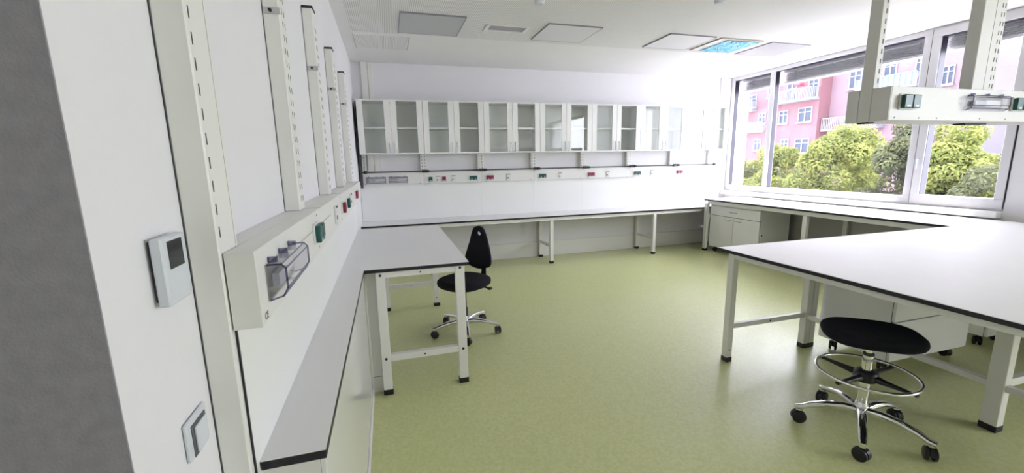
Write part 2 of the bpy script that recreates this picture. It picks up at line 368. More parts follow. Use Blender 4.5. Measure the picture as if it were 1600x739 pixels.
# opening sash
sx0, sx1 = XW - .014, XW + .10
sy0, sy1, sz0, sz1 = 2.695, 3.508, .995, 2.95
sash = G().box((sx0, sy0, sz0), (sx1, sy1, 1.095)).build('sash', 'frame_white', win, .003)
box('sash_rail', (sx0, sy0, 2.862), (sx1, sy1, sz1), 'frame_white', sash, .003)
box('sash_stile', (sx0, sy1 - .085, 1.095), (sx1, sy1, 2.862), 'frame_white', sash, .003)
box('sash_stile', (sx0, sy0, 1.095), (sx1, sy0 + .075, 2.862), 'frame_white', sash, .003)
box('gasket', (sx0 + .012, sy1 - .0885, 1.098), (sx1 - .01, sy1 - .0855, 2.858), 'frame_dark', sash, 0)
box('gasket', (sx0 + .012, sy0 + .08, 2.858), (sx1 - .01, sy1 - .089, 2.8615), 'frame_dark', sash, 0)
box('gasket', (sx0 - .001, sy1 + .0002, sz0), (sx1, sy1 + .0022, sz1), 'frame_dark', sash, 0)
box('gasket', (sx0 + .004, sy0 - .004, sz0), (sx1, sy0 - .0005, sz1), 'frame_dark', sash, 0)
box('pane', (sx1 - .012, sy0 + .076, 1.096), (sx1, sy1 - .086, 2.861), 'dimming_glass', sash, 0)
hd = G().box((sx0 - .012, 3.452, 1.44), (sx0 - .0005, 3.482, 1.52)).build('handle', 'device_white', sash, .003)
G().box((sx0 - .04, 3.459, 1.495), (sx0 - .012, 3.475, 1.511)).box((sx0 - .052, 3.457, 1.395), (sx0 - .036, 3.477, 1.515)).build('lever', 'device_white', hd)
# inner sill and outer sill
struct(box('trim_3', (5.9505, 2.69, .905), (XW - .001, 6.44, .972), 'laminate', bevel=.004))
struct(box('trim_4', (XW + .1, 2.69, .975), (6.50, 6.40, 1.0), 'frame_white', bevel=.003))
fill_win = bpy.data.objects.new('added_fill_window', None); COL.objects.link(fill_win); fill_win.location = (XW, -1.1, .975); struct(fill_win)  # unseen window, added to bring more daylight into the room
for y0, y1 in ((-2.9, -2.83), (-1.5, -1.4), (-.17, -.1)): box('jamb', (WX0, y0, 1.05), (WX1, y1, 2.9), 'frame_white', fill_win, 0)
for z0, z1 in ((.977, 1.05), (2.9, ZC - .001)): box('frame_bar', (WX0, -2.9, z0), (WX1, -.1, z1), 'frame_white', fill_win, 0)
for y0, y1 in ((-2.83, -1.5), (-1.4, -.17)): box('pane', (WX1 - .006, y0, 1.05), (WX1 + .006, y1, 2.9), 'window_glass', fill_win, 0)
# external venetian blinds drawn up
def blind(y0, y1, label):
    t = thing('external_blind', (6.27, (y0 + y1) / 2, 2.69), label, 'blind', 'raised external blinds')
    box('head_rail', (6.21, y0, 2.885), (6.33, y1, 2.962), 'blind', t, .003)
    g = G(); zz = 2.745
    p = [(6.20, 0), (6.225, .012), (6.27, .016), (6.315, .012), (6.34, 0), (6.27, .006)]
    n = len(p)
    g.add([(x, y0 + .03, zz + z) for x, z in p] + [(x, y1 - .03, zz + z) for x, z in p], [tuple(range(n)), tuple(range(2 * n - 1, n - 1, -1))] + [(i, i + n, (i + 1) % n + n, (i + 1) % n) for i in range(n)])
    s = g.build('slat', 'blind', t)
    for k in range(1, 8): share(s, 'slat', t, (random.uniform(-.006, .006), 0, k * .0165))
    box('bottom_rail', (6.205, y0 + .02, 2.712), (6.335, y1 - .02, 2.742), 'blind_rail', t, .004)
    for yy in (y0 + .18, y1 - .18): box('lift_tape', (6.262, yy, 2.738), (6.278, yy + .02, 2.89), 'print_grey', t, 0)
blind(5.60, 6.36, 'raised grey venetian blind outside the narrow left pane'); blind(3.56, 5.55, 'raised grey venetian blind outside the wide middle pane'); blind(2.72, 3.50, 'raised grey venetian blind outside the opening window sash')

# ---------------------------------------------------------------- worktops
def worktop(name, poly, ztop, th, label, group=None):
    cx = sum(p[0] for p in poly) / len(poly); cy = sum(p[1] for p in poly) / len(poly)
    t = thing(name, (cx, cy, ztop - th), label, 'worktop', group)
    G().prism(poly, ztop - th, ztop - .003).build('black_core', 'core_black', t, .0012)['label'] = 'black core edge'
    G().prism(poly, ztop - .003, ztop).build('top_sheet', 'laminate', t)
    return t
TH = .026
worktop('worktop', [(-.328, 1.0), (-.187, 1.0), (-.187, 2.79), (.499, 2.79), (.499, 4.6), (-.328, 4.6)], .9, TH, 'white worktop with black edge along the left wall, widening to a table', 'worktops')
worktop('worktop', [(-.38, 5.893), (5.127, 5.893), (5.127, 5.9), (6.045, 5.9), (6.045, 6.418), (-.38, 6.418)], .748, TH, 'long white worktop with black edge along the back wall', 'worktops')
worktop('worktop', [(2.421, .5), (5.95, .5), (5.95, 5.897), (5.129, 5.897), (5.129, 2.60), (2.421, 2.60)], .89, TH, 'large white worktop running below the window and out into the room', 'worktops')

# ---------------------------------------------------------------- bench frames
def foot(parent, lo, hi):
    return box('foot', (lo[0] - .002, lo[1] - .002, 0), (hi[0] + .002, hi[1] + .002, .04), 'foot_black', parent, .003)
def leg(parent, lo, hi, ztop, m='powder'):
    l = box('leg', (*lo, .035), (*hi, ztop), m, parent, .003)
    foot(l, lo, hi); return l
def bolt(parent, p, axis, r=.008):
    a = Vector(p); d = Vector(axis)
    return G().cyl(a, a + d * .004, r, n=12).build('bolt', 'foot_black', parent)
# left table frame
t = thing('steel_trestle', (.18, 3.69, 0), 'white steel table frame with black bolts under the left table', 'trestle', 'steel bench trestles')
for yy in (2.80, 4.53):
    y1 = yy + .05
    leg(t, (-.12, yy), (-.06, y1), .873); leg(t, (.406, yy), (.469, y1), .873)
    box('upper_rail', (-.06, yy + .004, .832), (.406, y1 - .004, .873), 'powder', t)
    box('lower_rail', (-.06, yy + .004, .242), (.406, y1 - .004, .287), 'powder', t)
for x in (-.105, .42): box('long_rail', (x, 2.852, .825), (x + .035, 4.528, .872), 'powder', t)
for p in ((-.09, 2.80, .852), (.438, 2.80, .86), (-.09, 2.80, .265), (.438, 2.80, .265)): bolt(t, p, (0, -1, 0), .009)
for p in ((.17, 2.804, .854), (.17, 2.804, .265), (.17, 4.534, .265), (.438, 4.53, .10)): bolt(t, p, (0, -1, 0), .0055)
# panel beneath the narrow strip
t = thing('lower_panel', (-.2, 1.9, 0), 'glossy white panel below the narrow worktop along the left wall', 'panel')
box('sheet', (-.205, 1.02, .0), (-.193, 2.79, .873), 'laminate_gloss', t, .001)
box('sheet', (-.205, 2.8, .0), (-.193, 4.58, .873), 'powder', t, .001)
box('end_sheet', (-.33, 1.02, .0), (-.206, 1.03, .873), 'powder', t, .001)
box('skirting', (-.193, 1.02, .0), (-.185, 4.58, .07), 'powder', t, .002)
box('return_sheet', (-.184, 2.86, 0), (-.123, 2.868, .873), 'powder', t, .001)
box('skirting_line', (-.184, 2.8588, .115), (-.123, 2.8602, .118), 'print_grey', t, 0)
box('edge_profile', (-.2055, 2.7905, .072), (-.1915, 2.796, .873), 'steel', t, 0)
# back bench frames
def bench_h(x, label):
    t = thing('steel_trestle', (x, 6.18, 0), label, 'trestle', 'steel bench trestles')
    leg(t, (x - .028, 5.912), (x + .028, 5.962), .6715); leg(t, (x - .028, 6.395), (x + .028, 6.445), .72)
    box('upper_rail', (x - .02, 5.962, .675), (x + .02, 6.395, .72), 'powder', t)
    box('lower_rail', (x - .02, 5.962, .245), (x + .02, 6.395, .29), 'powder', t)
    for yy in (6.1, 6.25): bolt(t, (x - .02, yy, .267), (-1, 0, 0), .006)
bench_h(.53, 'white steel leg frame under the back worktop hidden behind the left table')
bench_h(2.366, 'white steel leg frame under the back worktop nearest the black swivel chair')
bench_h(4.19, 'white steel leg frame under the back worktop nearest the window corner')
ap = tag(box('bench_apron', (-.37, 5.915, .672), (5.11, 5.945, .7215), 'powder', bevel=.002), 'long white apron rail beneath the back worktop front edge', 'rail')
# window bench frames
def bench_w(y, label, rear=True):
    t = thing('steel_trestle', (5.5, y, 0), label, 'trestle', 'steel bench trestles')
    leg(t, (5.142, y - .03), (5.192, y + .03), .8095)
    leg(t, (5.87, y - .03), (5.92, y + .03), .8635)
    box('upper_rail', (5.192, y - .02, .818), (5.87, y + .02, .8635), 'powder', t)
    box('lower_rail', (5.192, y - .02, .245), (5.87, y + .02, .29), 'powder', t)
bench_w(5.862, 'white steel leg frame at the corner end of the window worktop')
bench_w(4.09, 'white steel leg frame midway along the window worktop beside the drawer cabinet')
ap = tag(box('bench_apron', (5.15, 2.62, .81), (5.18, 5.83, .8635), 'powder', bevel=.002), 'long white apron rail beneath the window worktop front edge', 'rail')
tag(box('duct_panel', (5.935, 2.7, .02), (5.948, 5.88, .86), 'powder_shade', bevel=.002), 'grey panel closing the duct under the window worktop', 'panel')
# peninsula frame
t = thing('steel_trestle', (3.6, 1.9, 0), 'white steel frame carrying the large worktop beside the round stool', 'trestle', 'steel bench trestles')
leg(t, (2.436, 2.455), (2.486, 2.51), .8635)
leg(t, (3.215, 2.455), (3.268, 2.51), .8635); leg(t, (3.275, 2.455), (3.328, 2.51), .8635)
leg(t, (3.215, 1.29), (3.275, 1.365), .8635); leg(t, (2.436, .55), (2.486, .605), .8635); leg(t, (3.215, .55), (3.268, .605), .8635)
leg(t, (4.95, 2.455), (5.0, 2.51), .8635); leg(t, (4.95, 1.29), (5.0, 1.365), .8635)
box('lower_rail', (2.486, 2.465, .268), (3.215, 2.498, .306), 'powder', t)
box('lower_rail', (3.225, 1.365, .255), (3.262, 2.455, .292), 'powder', t)
box('lower_rail', (3.225, .605, .255), (3.262, 1.29, .292), 'powder', t)
box('lower_rail', (3.275, 1.31, .258), (4.95, 1.345, .305), 'powder', t)
box('upper_rail', (2.486, 2.462, .815), (3.215, 2.50, .8635), 'powder', t)
box('upper_rail', (2.44, .605, .828), (2.475, 2.455, .8635), 'powder', t)
box('upper_rail', (3.225, .605, .815), (3.262, 1.29, .8635), 'powder', t); box('upper_rail', (3.225, 1.365, .815), (3.262, 2.455, .8635), 'powder', t)
box('upper_rail', (3.328, 2.462, .815), (4.95, 2.50, .8635), 'powder', t); box('upper_rail', (3.275, 1.31, .815), (4.95, 1.345, .8635), 'powder', t)
bolt(t, (2.85, 2.465, .287), (0, -1, 0), .006); bolt(t, (2.46, 2.455, .1), (0, -1, 0), .005)

# ---------------------------------------------------------------- casters
def caster(parent, p, ang, r=.03, m='plastic_black', h=.07):
    c = Vector(p); d = Vector((math.cos(ang), math.sin(ang), 0)); n = Vector((-d.y, d.x, 0))
    hood = G().cyl(c + Vector((0, 0, r * 1.4)), c + Vector((0, 0, h)), .011, n=12)
    k = 10
    rr = lambda o, q: [c + n * o + d * (math.cos(PI * i / k) * q) + Vector((0, 0, r + math.sin(PI * i / k) * q)) for i in range(k + 1)] + [c + n * o + Vector((0, 0, r * .9))]
    hood.loft([rr(-.009, r * 1.08), rr(.009, r * 1.08)])
    o = hood.build('caster', m, parent, smooth=True)
    for s in (-1, 1):
        G().loft([[c + n * (s * a) + (d * math.cos(2 * PI * i / 20) + Vector((0, 0, 1)) * math.sin(2 * PI * i / 20)) * q + Vector((0, 0, r)) for i in range(20)]
                  for a, q in ((.0105, r * .92), (.013, r), (.022, r), (.026, r * .8), (.027, r * .3))]).build('wheel', m, o, smooth=True)
    return o

# ---------------------------------------------------------------- mobile cabinets
def mobile_cabinet(name, o, wdt, dep, z0, z1, ang, label, drawers=1, doors=2, group='mobile drawer cabinets'):
    t = thing(name, (0, 0, 0), label, 'cabinet', group)      # front faces -Y, origin at front-left floor corner
    box('body', (.0, .021, z0), (wdt, dep, z1), 'cabinet_white', t, .003)
    box('top_board', (-.003, .0, z1), (wdt + .003, dep + .002, z1 + .02), 'cabinet_white', t, .002)
    box('seam_shadow', (.002, .0196, z0 + .002), (wdt - .002, .0208, z1 - .001), 'dark_gap', t, 0)  # dark sheet painting the shadow in the gaps between the fronts
    zd = z1 - .16
    for k in range(drawers):
        a = zd - k * .2 + .004; b = zd - (k - 1) * .2 - .004 if k else z1 - .004
        d = box('drawer', (.003, .0, a), (wdt - .003, .0195, b), 'cabinet_white', t, .002)
        hz = (a + b) / 2
        G().tube([(wdt / 2 - .065, .002, hz), (wdt / 2 - .065, -.024, hz), (wdt / 2 + .065, -.024, hz), (wdt / 2 + .065, .002, hz)], .005, 8).build('handle', 'steel', d, smooth=True)
    zlow = zd - (drawers - 1) * .2
    for k in range(doors):
        a = k * wdt / doors; b = (k + 1) * wdt / doors
        d = box('door', (a + .003, .0, z0 + .004), (b - .003, .0195, zlow - .004), 'cabinet_white', t, .002)
        hx = b - .16 if k == 0 else a + .03
        hz = zlow - .045
        G().tube([(hx, .002, hz), (hx, -.024, hz), (hx + .13, -.024, hz), (hx + .13, .002, hz)], .005, 8).build('handle', 'steel', d, smooth=True)
    G().cyl((wdt - .002, .05, (zlow + z0) / 2 + .06), (wdt + .006, .05, (zlow + z0) / 2 + .06), .011, n=14).build('lock', 'plastic_black', t)
    for cx in (.07, wdt - .07):
        for cy in (.08, dep - .08): caster(t, (cx, cy, 0), .6 + cx, .035, 'foot_black', z0 + .002)
    t.location = o; t.rotation_euler = (0, 0, ang); return t
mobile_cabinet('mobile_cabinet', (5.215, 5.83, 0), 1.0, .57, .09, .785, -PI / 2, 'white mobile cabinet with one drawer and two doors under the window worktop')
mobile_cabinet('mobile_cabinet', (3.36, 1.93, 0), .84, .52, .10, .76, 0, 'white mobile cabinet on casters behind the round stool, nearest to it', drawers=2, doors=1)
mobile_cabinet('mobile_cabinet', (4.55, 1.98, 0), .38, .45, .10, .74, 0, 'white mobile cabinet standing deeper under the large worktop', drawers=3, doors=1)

# ---------------------------------------------------------------- sockets, covers
def flap_cover(parent, o, ux, un, wdt, hgt, dep):
    """clear hinged cover; o = lower-left corner on the face, ux = along, un = outward"""
    o = Vector(o); ux = Vector(ux); un = Vector(un); uz = Vector((0, 0, 1))
    P = lambda a, d, z: o + ux * a + un * d + uz * z
    def slab(a0, a1, d0, d1, z0, z1):
        g = G(); vs = [P(a, d, z) for z in (z0, z1) for a, d in ((a0, d0), (a1, d0), (a1, d1), (a0, d1))]
        return g.add(vs, [(0, 3, 2, 1), (4, 5, 6, 7), (0, 1, 5, 4), (1, 2, 6, 5), (2, 3, 7, 6), (3, 0, 4, 7)])
    base = slab(0, wdt, 0, .004, 0, hgt).build('breaker_cover', 'clear_plastic', parent, .001)
    base['label'] = 'clear plastic hinged cover'
    prof = [(.004, .004), (dep * .75, .012), (dep, .35 * hgt), (dep, .88 * hgt), (dep * .8, hgt), (.004, hgt)]
    for a in (0, wdt - .004):
        g = G(); n = len(prof)
        vs = [P(a, d, z) for d, z in prof] + [P(a + .004, d, z) for d, z in prof]
        g.add(vs, [tuple(range(n)), tuple(range(2 * n - 1, n - 1, -1))] + [(i, i + n, (i + 1) % n + n, (i + 1) % n) for i in range(n)]).build('side_cheek', 'clear_plastic', base)
    g = G()
    for (d0, z0), (d1, z1) in zip(prof[1:-1], prof[2:]):
        g.add([P(.004, d0, z0), P(wdt - .004, d0, z0), P(wdt - .004, d1, z1), P(.004, d1, z1)], [(0, 1, 2, 3)])
    g.build('flap', 'clear_plastic', base)
    for (d, z) in prof[1:-1]:
        G().tube([P(0, d, z), P(wdt, d, z)], .0022, 6).build('rim', 'clear_plastic_edge', base)
    for a in (.0, wdt): G().tube([P(a, d, z) for d, z in prof], .0022, 6).build('rim', 'clear_plastic_edge', base)
    for a in (.12 * wdt, .5 * wdt, .88 * wdt): slab(a - .006, a + .006, .0, dep * .45, hgt, hgt + .012).build('hinge', 'clear_plastic_edge', base)
    br = slab(.12 * wdt, .42 * wdt, .004, .02, .32 * hgt, .68 * hgt).build('breaker', 'luminaire_grey', base, .001)
    slab(.48 * wdt, .9 * wdt, .004, .006, .3 * hgt, .75 * hgt).build('blank_plate', 'socket_white', base)
    return base
def socket(parent, c, ux, un, kind):
    c = Vector(c); ux = Vector(ux); un = Vector(un); uz = Vector((0, 0, 1))
    def slab(a0, a1, d0, d1, z0, z1):
        vs = [c + ux * a + un * d + uz * z for z in (z0, z1) for a, d in ((a0, d0), (a1, d0), (a1, d1), (a0, d1))]
        return G().add(vs, [(0, 3, 2, 1), (4, 5, 6, 7), (0, 1, 5, 4), (1, 2, 6, 5), (2, 3, 7, 6), (3, 0, 4, 7)])
    n = 2 if kind.endswith('2') else 1; w_ = .058
    if kind[0] in 'gr':
        m = 'socket_green' if kind[0] == 'g' else 'socket_red'; nm = 'green' if kind[0] == 'g' else 'dark red'
        b = slab(-n * w_ / 2 - .004, n * w_ / 2 + .004, 0, .008, -.036, .036).build('socket', 'socket_white', parent, .002)
        b['label'] = nm + (' double socket' if n == 2 else ' single socket')
        for k in range(n):
            a = (k - (n - 1) / 2) * w_
            l = slab(a - .027, a + .027, .008, .026, -.031, .031).build('lid', m, b, .003)
            slab(a - .012, a + .012, .0262, .027, -.026, -.018).build('name_strip', 'socket_white', l)
    else:
        b = slab(-.03, .03, 0, .01, -.05, .045).build('data_outlet', 'socket_white', parent, .002); b['label'] = 'white data outlet'
        slab(-.026, .026, .0102, .014, .034, .043).build('label_strip', 'print_grey', b)
        for k in (-1, 1): slab(k * .013 - .008, k * .013 + .008, .0102, .0125, -.025, -.005).build('port', 'print_grey' if k < 0 else 'luminaire_white', b)

# ---------------------------------------------------------------- left wall service rack
XF = -.33
def wall_post(y, wdt, z1, label, seed):
    t = thing('slotted_post', ((XL + XF) / 2, y + wdt / 2, .0 if y < 1 else 1.4), label, 'post', 'slotted posts on the left wall')
    z0 = .0 if y < 1 else 1.402
    box('profile', (XL + .001, y, z0), (XF, y + wdt, z1), 'powder', t, .003)
    box('shadow_gap', (XL + .0004, y - .0015, z0), (XL + .0015, y, z1), 'dark_gap', t, 0)
    if z1 < ZC - .1: box('end_cap', (XL + .003, y - .001, z1), (XF + .002, y + wdt, z1 + .012), 'foot_black', t, 0)
    slot_rows(t, [((XF - .001, y + o, z), (XF + .0008, y + o + .0035, z + .022)) for o in ((.012,) if y < 1 else (wdt * .4, wdt * .75)) for z in [1.435 + .0455 * k for k in range(int((z1 - 1.47) / .0455))]])
    if y < 1: box('seam', (XF - .001, y + .092, z0), (XF + .0005, y + .0935, z1), 'powder_shade', t, 0)
    if y > 1:
        b = box('bracket', (XL + .004, y - .006, seed), (XF + .004, y - .0005, seed + .022), 'steel', t, .001)
        G().cyl(((XL + XF) / 2, y - .006, seed + .011), ((XL + XF) / 2, y - .012, seed + .011), .006, n=12).build('screw', 'foot_black', b)
wall_post(.948, .107, ZC - .004, 'wide slotted post reaching down to the floor beside the wall controller', 0)
wall_post(1.777, .10, 2.41, 'tall slotted wall post second from the camera on the left wall', 2.105)
wall_post(2.65, .10, 2.41, 'slotted wall post third from the camera on the left wall', 2.09)
wall_post(3.522, .10, 2.415, 'slotted wall post fourth from the camera on the left wall', 2.12)
wall_post(4.43, .10, 2.425, 'slotted wall post nearest the glass cabinets on the left wall', 2.13)
t = thing('splashback', (XF, 2.8, .9), 'white splashback panel above the narrow left worktop', 'splashback', 'splashback panels')
for y0, y1 in ((.972, 2.78), (2.783, 4.6)):
    box('panel', (XF - .003 if y0 > 1 else XF + .0004, y0, .9005), (XF + .002, y1, 1.2395), 'splash', t, 0)
box('edge_strip', (XF + .0005, .966, .874), (XF + .004, .9715, 1.2395), 'core_black', t, 0)
ch = thing('service_channel', (-.3, 2.78, 1.24), 'white service channel with sockets along the left wall', 'service channel', 'service channels')
body = box('housing', (XF + .001, .958, 1.24), (-.272, 4.60, 1.402), 'channel', ch, .002)
box('top_cover', (XL + .001, 1.058, 1.392), (XF + .0015, 4.60, 1.4015), 'channel', body, 0)
box('end_plate', (XF + .003, .953, 1.239), (-.2715, .958, 1.403), 'powder', body, .001)
for y in (1.86, 2.74, 3.62): box('seam', (-.3285, y, 1.4018), (-.2715, y + .002, 1.4025), 'print_grey', body, 0)
fx = -.272
for y in (1.75, 2.62, 3.5): 
    for z in (1.262, 1.385): G().cyl((fx, y, z), (fx + .002, y, z), .004, n=10).build('screw', 'steel', body)
flap_cover(ch, (fx, 1.012, 1.275), (0, 1, 0), (1, 0, 0), .27, .085, .042)
socket(ch, (fx, 1.70, 1.325), (0, 1, 0), (1, 0, 0), 'g2')
box('cable_slot', (fx, 1.40, 1.338), (fx + .0012, 2.15, 1.3415), 'powder_shade', ch, 0)
socket(ch, (fx, 2.33, 1.322), (0, 1, 0), (1, 0, 0), 'w'); socket(ch, (fx, 2.68, 1.322), (0, 1, 0), (1, 0, 0), 'r1'); socket(ch, (fx, 2.98, 1.322), (0, 1, 0), (1, 0, 0), 'g1')
socket(ch, (fx, 3.28, 1.322), (0, 1, 0), (1, 0, 0), 'w'); socket(ch, (fx, 3.80, 1.322), (0, 1, 0), (1, 0, 0), 'r2')
cv = bpy.data.curves.new('mark', 'FONT'); cv.body = 'CE'; cv.size = .022; cv.extrude = .0003
tmp = bpy.data.objects.new('mark', cv); COL.objects.link(tmp); bpy.context.view_layer.update()
me = bpy.data.meshes.new_from_object(tmp.evaluated_get(bpy.context.evaluated_depsgraph_get())); bpy.data.objects.remove(tmp)
me.transform(Matrix(((0, 0, 1, fx + .0006), (1, 0, 0, .972), (0, 1, 0, 1.247), (0, 0, 0, 1)))); me.materials.clear()
link('printed_mark', me, 'print_grey', ch)

# wall controller and light switch
t = thing('room_controller', (-.37, .845, 1.345), 'white wall controller with dark display beside the wide slotted post', 'controller')
box('back_plate', (XL + .001, .812, 1.352), (-.378, .898, 1.456), 'dark_gap', t, .001)
hs = box('housing', (-.378, .803, 1.345), (-.36, .888, 1.461), 'device_white', t, .003)
box('display', (-.3605, .82, 1.406), (-.3592, .871, 1.4535), 'screen', hs, 0)
t = thing('light_switch', (-.38, .86, 1.04), 'white square light switch low on the wall beside the wide slotted post', 'light switch')
fr = box('frame', (XL + .001, .82, 1.042), (-.377, .905, 1.118), 'device_white', t, .002)
box('rocker_surround', (-.377, .835, 1.044), (-.3755, .894, 1.106), 'print_grey', t, 0)
box('rocker', (-.3755, .843, 1.049), (-.3715, .888, 1.1), 'device_white', t, .001)

# ---------------------------------------------------------------- back wall rack
YP = 6.42; YF = 6.36
CX0, CP = -.337, .8635
def back_post(x, label, wdt=.085):
    t = thing('slotted_post', (x, YP + .02, .76), label, 'post', 'slotted posts on the back wall')
    box('profile', (x - wdt / 2, YP, 1.44), (x + wdt / 2, YB - .001, 2.42), 'powder', t, .003)
    slot_rows(t, [((x + o - .003, YP - .0008, z), (x + o + .003, YP + .001, z + .022)) for o in (-.022, .022) for z in [1.47 + .0455 * k for k in range(5)]])
ordn = ['first', 'second', 'third', 'fourth', 'fifth', 'sixth', 'seventh']
for k in range(1, 7): back_post(CX0 + k * CP, 'slotted post below the joint of the %s and %s glass cabinets from the left' % (ordn[k - 1], ordn[k]))
back_post(5.66, 'slotted post at the window end of the glass cabinets')
t = thing('slotted_post', (-.33, 6.4, .76), 'dark sided slotted post in the left back corner', 'post', 'slotted posts on the back wall')
box('profile', (-.335, YP, 1.44), (-.275, YB - .001, 2.42), 'powder', t, .003)
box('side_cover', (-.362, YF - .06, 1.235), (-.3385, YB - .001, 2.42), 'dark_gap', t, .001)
slot_rows(t, [((-.31, YP - .0008, z), (-.304, YP + .001, z + .022)) for z in [1.47 + .0455 * k for k in range(5)]])
t = thing('splashback', (2.7, YP, .75), 'long white splashback panels above the back worktop', 'splashback', 'splashback panels')
xs = [-.38] + [CX0 + k * CP for k in range(1, 7)] + [5.80]
for a, b in zip(xs[:-1], xs[1:]): box('panel', (a + .0008, YP, .7485), (b - .0008, YP + .006, 1.2745), 'splash', t, 0)
ch = thing('service_channel', (2.7, 6.39, 1.275), 'long white service channel with sockets along the back wall', 'service channel', 'service channels')
for a, b in zip(xs[:-1], xs[1:]):
    b_ = min(b, 5.66)
    hb = box('housing', (max(a, -.335) + .0008, YF, 1.275), (b_ - .0008, YB - .002, 1.44), 'channel', ch, .0015)
    for x in (a + .07, b_ - .07): G().cyl((max(x, -.3), YF, 1.285), (max(x, -.3), YF - .002, 1.285), .005, n=10).build('screw', 'print_grey', hb)
ux, un = (1, 0, 0), (0, -1, 0)
flap_cover(ch, (-.288, YF, 1.288), ux, un, .263, .095, .045); flap_cover(ch, (.018, YF, 1.288), ux, un, .263, .095, .045)
for x, k in ((.613, 'g1'), (.726, 'w'), (.812, 'r1'), (.957, 'w'), (1.26, 'g2'), (1.52, 'r2'), (1.82, 'w'), (2.384, 'g2'), (2.69, 'w'), (3.242, 'r2'), (3.55, 'w'), (4.113, 'g2'), (4.40, 'w'), (4.965, 'r2'), (5.262, 'w')):
    socket(ch, (x, YF, 1.337), ux, un, k)
mat('rod_dark', (.05, .05, .055), .35, .5)
rod = thing('support_rod', (2.7, 6.33, 1.452), 'thin dark rod with black clamps above the back service channel', 'rod')
G().cyl((-.335, 6.335, 1.456), (5.69, 6.335, 1.456), .008, n=10).build('bar', 'rod_dark', rod, smooth=True)
for k in range(0, 8):
    x = CX0 + k * CP + (.045 if k == 0 else .012 if k < 7 else -.03)
    s = .5 if k in (0, 7) else 1
    c = G().box((x - .042 * s, 6.31, 1.436), (x + .042 * s, 6.35, 1.476)).build('clamp', 'plastic_black', rod, .004)
    if s == 1:
        for dx in (-.045, .045): G().cyl((x + dx, 6.325, 1.456), (x + dx, 6.285, 1.456), .017, n=12).build('knob', 'plastic_black', c, smooth=True)
        G().cyl((x, 6.335, 1.471), (x, 6.335, 1.50), .006, n=10).build('screw', 'steel', c)
    G().box((x - .012, 6.34, 1.4405), (x + .012, YP, 1.448)).build('arm', 'steel', c)

# ---------------------------------------------------------------- glass wall cabinets
def wall_cabinet():
    W, D, H = CP - .005, .318, .72
    t = thing('wall_cabinet', (0, 0, 0), '', 'cabinet', 'glass fronted wall cabinets')
    m = 'cabinet_white'; mi = 'cabinet_inner'
    ca = box('side_panel', (.0, .02, 0), (.018, D, H), mi, t, .001); box('side_panel', (W - .018, .02, 0), (W, D, H), mi, t, .001)
    box('top_panel', (.018, .02, H - .018), (W - .018, D, H), mi, t, .001); box('bottom_panel', (.018, .02, 0), (W - .018, D, .018), mi, t, .001)
    box('back_panel', (.018, D - .008, .018), (W - .018, D - .001, H - .018), mi, t, 0)
    box('shelf', (.0185, .026, .343), (W - .0185, D - .009, .363), mi, t, .001)
    for k in (0, 1):
        a, b = (0, W / 2 - .002) if k == 0 else (W / 2 + .002, W)
        st = .078
        g = G().box((a, 0, 0), (a + st, .019, H)).box((b - st, 0, 0), (b, .019, H)).box((a + st, 0, H - .014), (b - st, .019, H)).box((a + st, 0, 0), (b - st, .019, .014))
        d = g.build('door', m, t)
        box('pane', (a + st - .002, .007, .012), (b - st + .002, .012, H - .012), 'cabinet_glass', d, 0)
        hx = b - .032 if k == 0 else a + .032
        G().tube([(hx, .001, .02), (hx, -.028, .02), (hx, -.028, .15), (hx, .001, .15)], .0055, 8).build('handle', 'handle_grey', d, smooth=True)
    return t
cab0 = wall_cabinet()
labs = ['glass fronted wall cabinet in the left corner by the left wall', 'second glass fronted wall cabinet from the left wall', 'third glass fronted wall cabinet from the left wall',
        'middle one of the seven glass fronted wall cabinets', 'third glass fronted wall cabinet from the window', 'second glass fronted wall cabinet from the window', 'glass fronted wall cabinet next to the window']
for k in range(7):
    c = cab0 if k == 0 else copy_tree(cab0)
    c.location = (CX0 + k * CP + .002, 6.10, 1.702); c['label'] = labs[k]

# ---------------------------------------------------------------- hanging service bridge
br = thing('hanging_service_bridge', (3.8, 1.58, 1.735), 'service bridge with sockets hanging from the ceiling above the large worktop', 'service bridge')
bx0, bx1, by0, by1 = 2.322, 5.1, 1.48, 1.68
body = box('housing', (bx0, by0, 1.736), (bx1, by1, 1.894), 'bridge_backlit_shade', br, .002)
box('end_plate', (bx0 - .004, by0 + .001, 1.7365), (bx0 - .0003, 1.562, 1.8935), 'bridge_backlit_shade', body, 0)
box('end_plate', (bx0 - .004, 1.624, 1.7365), (bx0 - .0003, by1 - .001, 1.8935), 'bridge_backlit_shade', body, 0)
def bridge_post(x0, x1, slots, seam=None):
    p = box('post', (x0, 1.564, 1.734), (x1, 1.621, ZC - .001), 'bridge_backlit_shade', br, .003)
    box('end_cap', (x0 + .002, 1.566, 1.727), (x1 - .002, 1.619, 1.734), 'foot_black', p, 0)
    g = G()
    for o in slots:
        for k in range(23): g.box((o - .003, 1.5632, 1.92 + .0455 * k), (o + .003, 1.5648, 1.942 + .0455 * k))
    tag(g.build('slot_row', 'dark_gap', p), kind='stuff')
    if seam: box('seam', (seam - .001, 1.5633, 1.894), (seam + .001, 1.5645, ZC - .002), 'print_grey', p, 0)
bridge_post(bx0 - .004, 2.362, [2.346]); bridge_post(3.05, 3.235, [3.195, 3.217], 3.146); bridge_post(3.92, 4.1, [4.06, 4.08], 4.01)
ux, un = (1, 0, 0), (0, -1, 0)
socket(br, (2.435, by0, 1.822), ux, un, 'g2'); flap_cover(br, (2.86, by0, 1.785), ux, un, .30, .075, .03); socket(br, (3.285, by0, 1.825), ux, un, 'g2')
for x in (2.36, 2.53, 2.66, 2.99, 3.2): G().cyl((x, by0, 1.748), (x, by0 - .0015, 1.748), .0035, n=8).build('screw', 'print_grey', body)

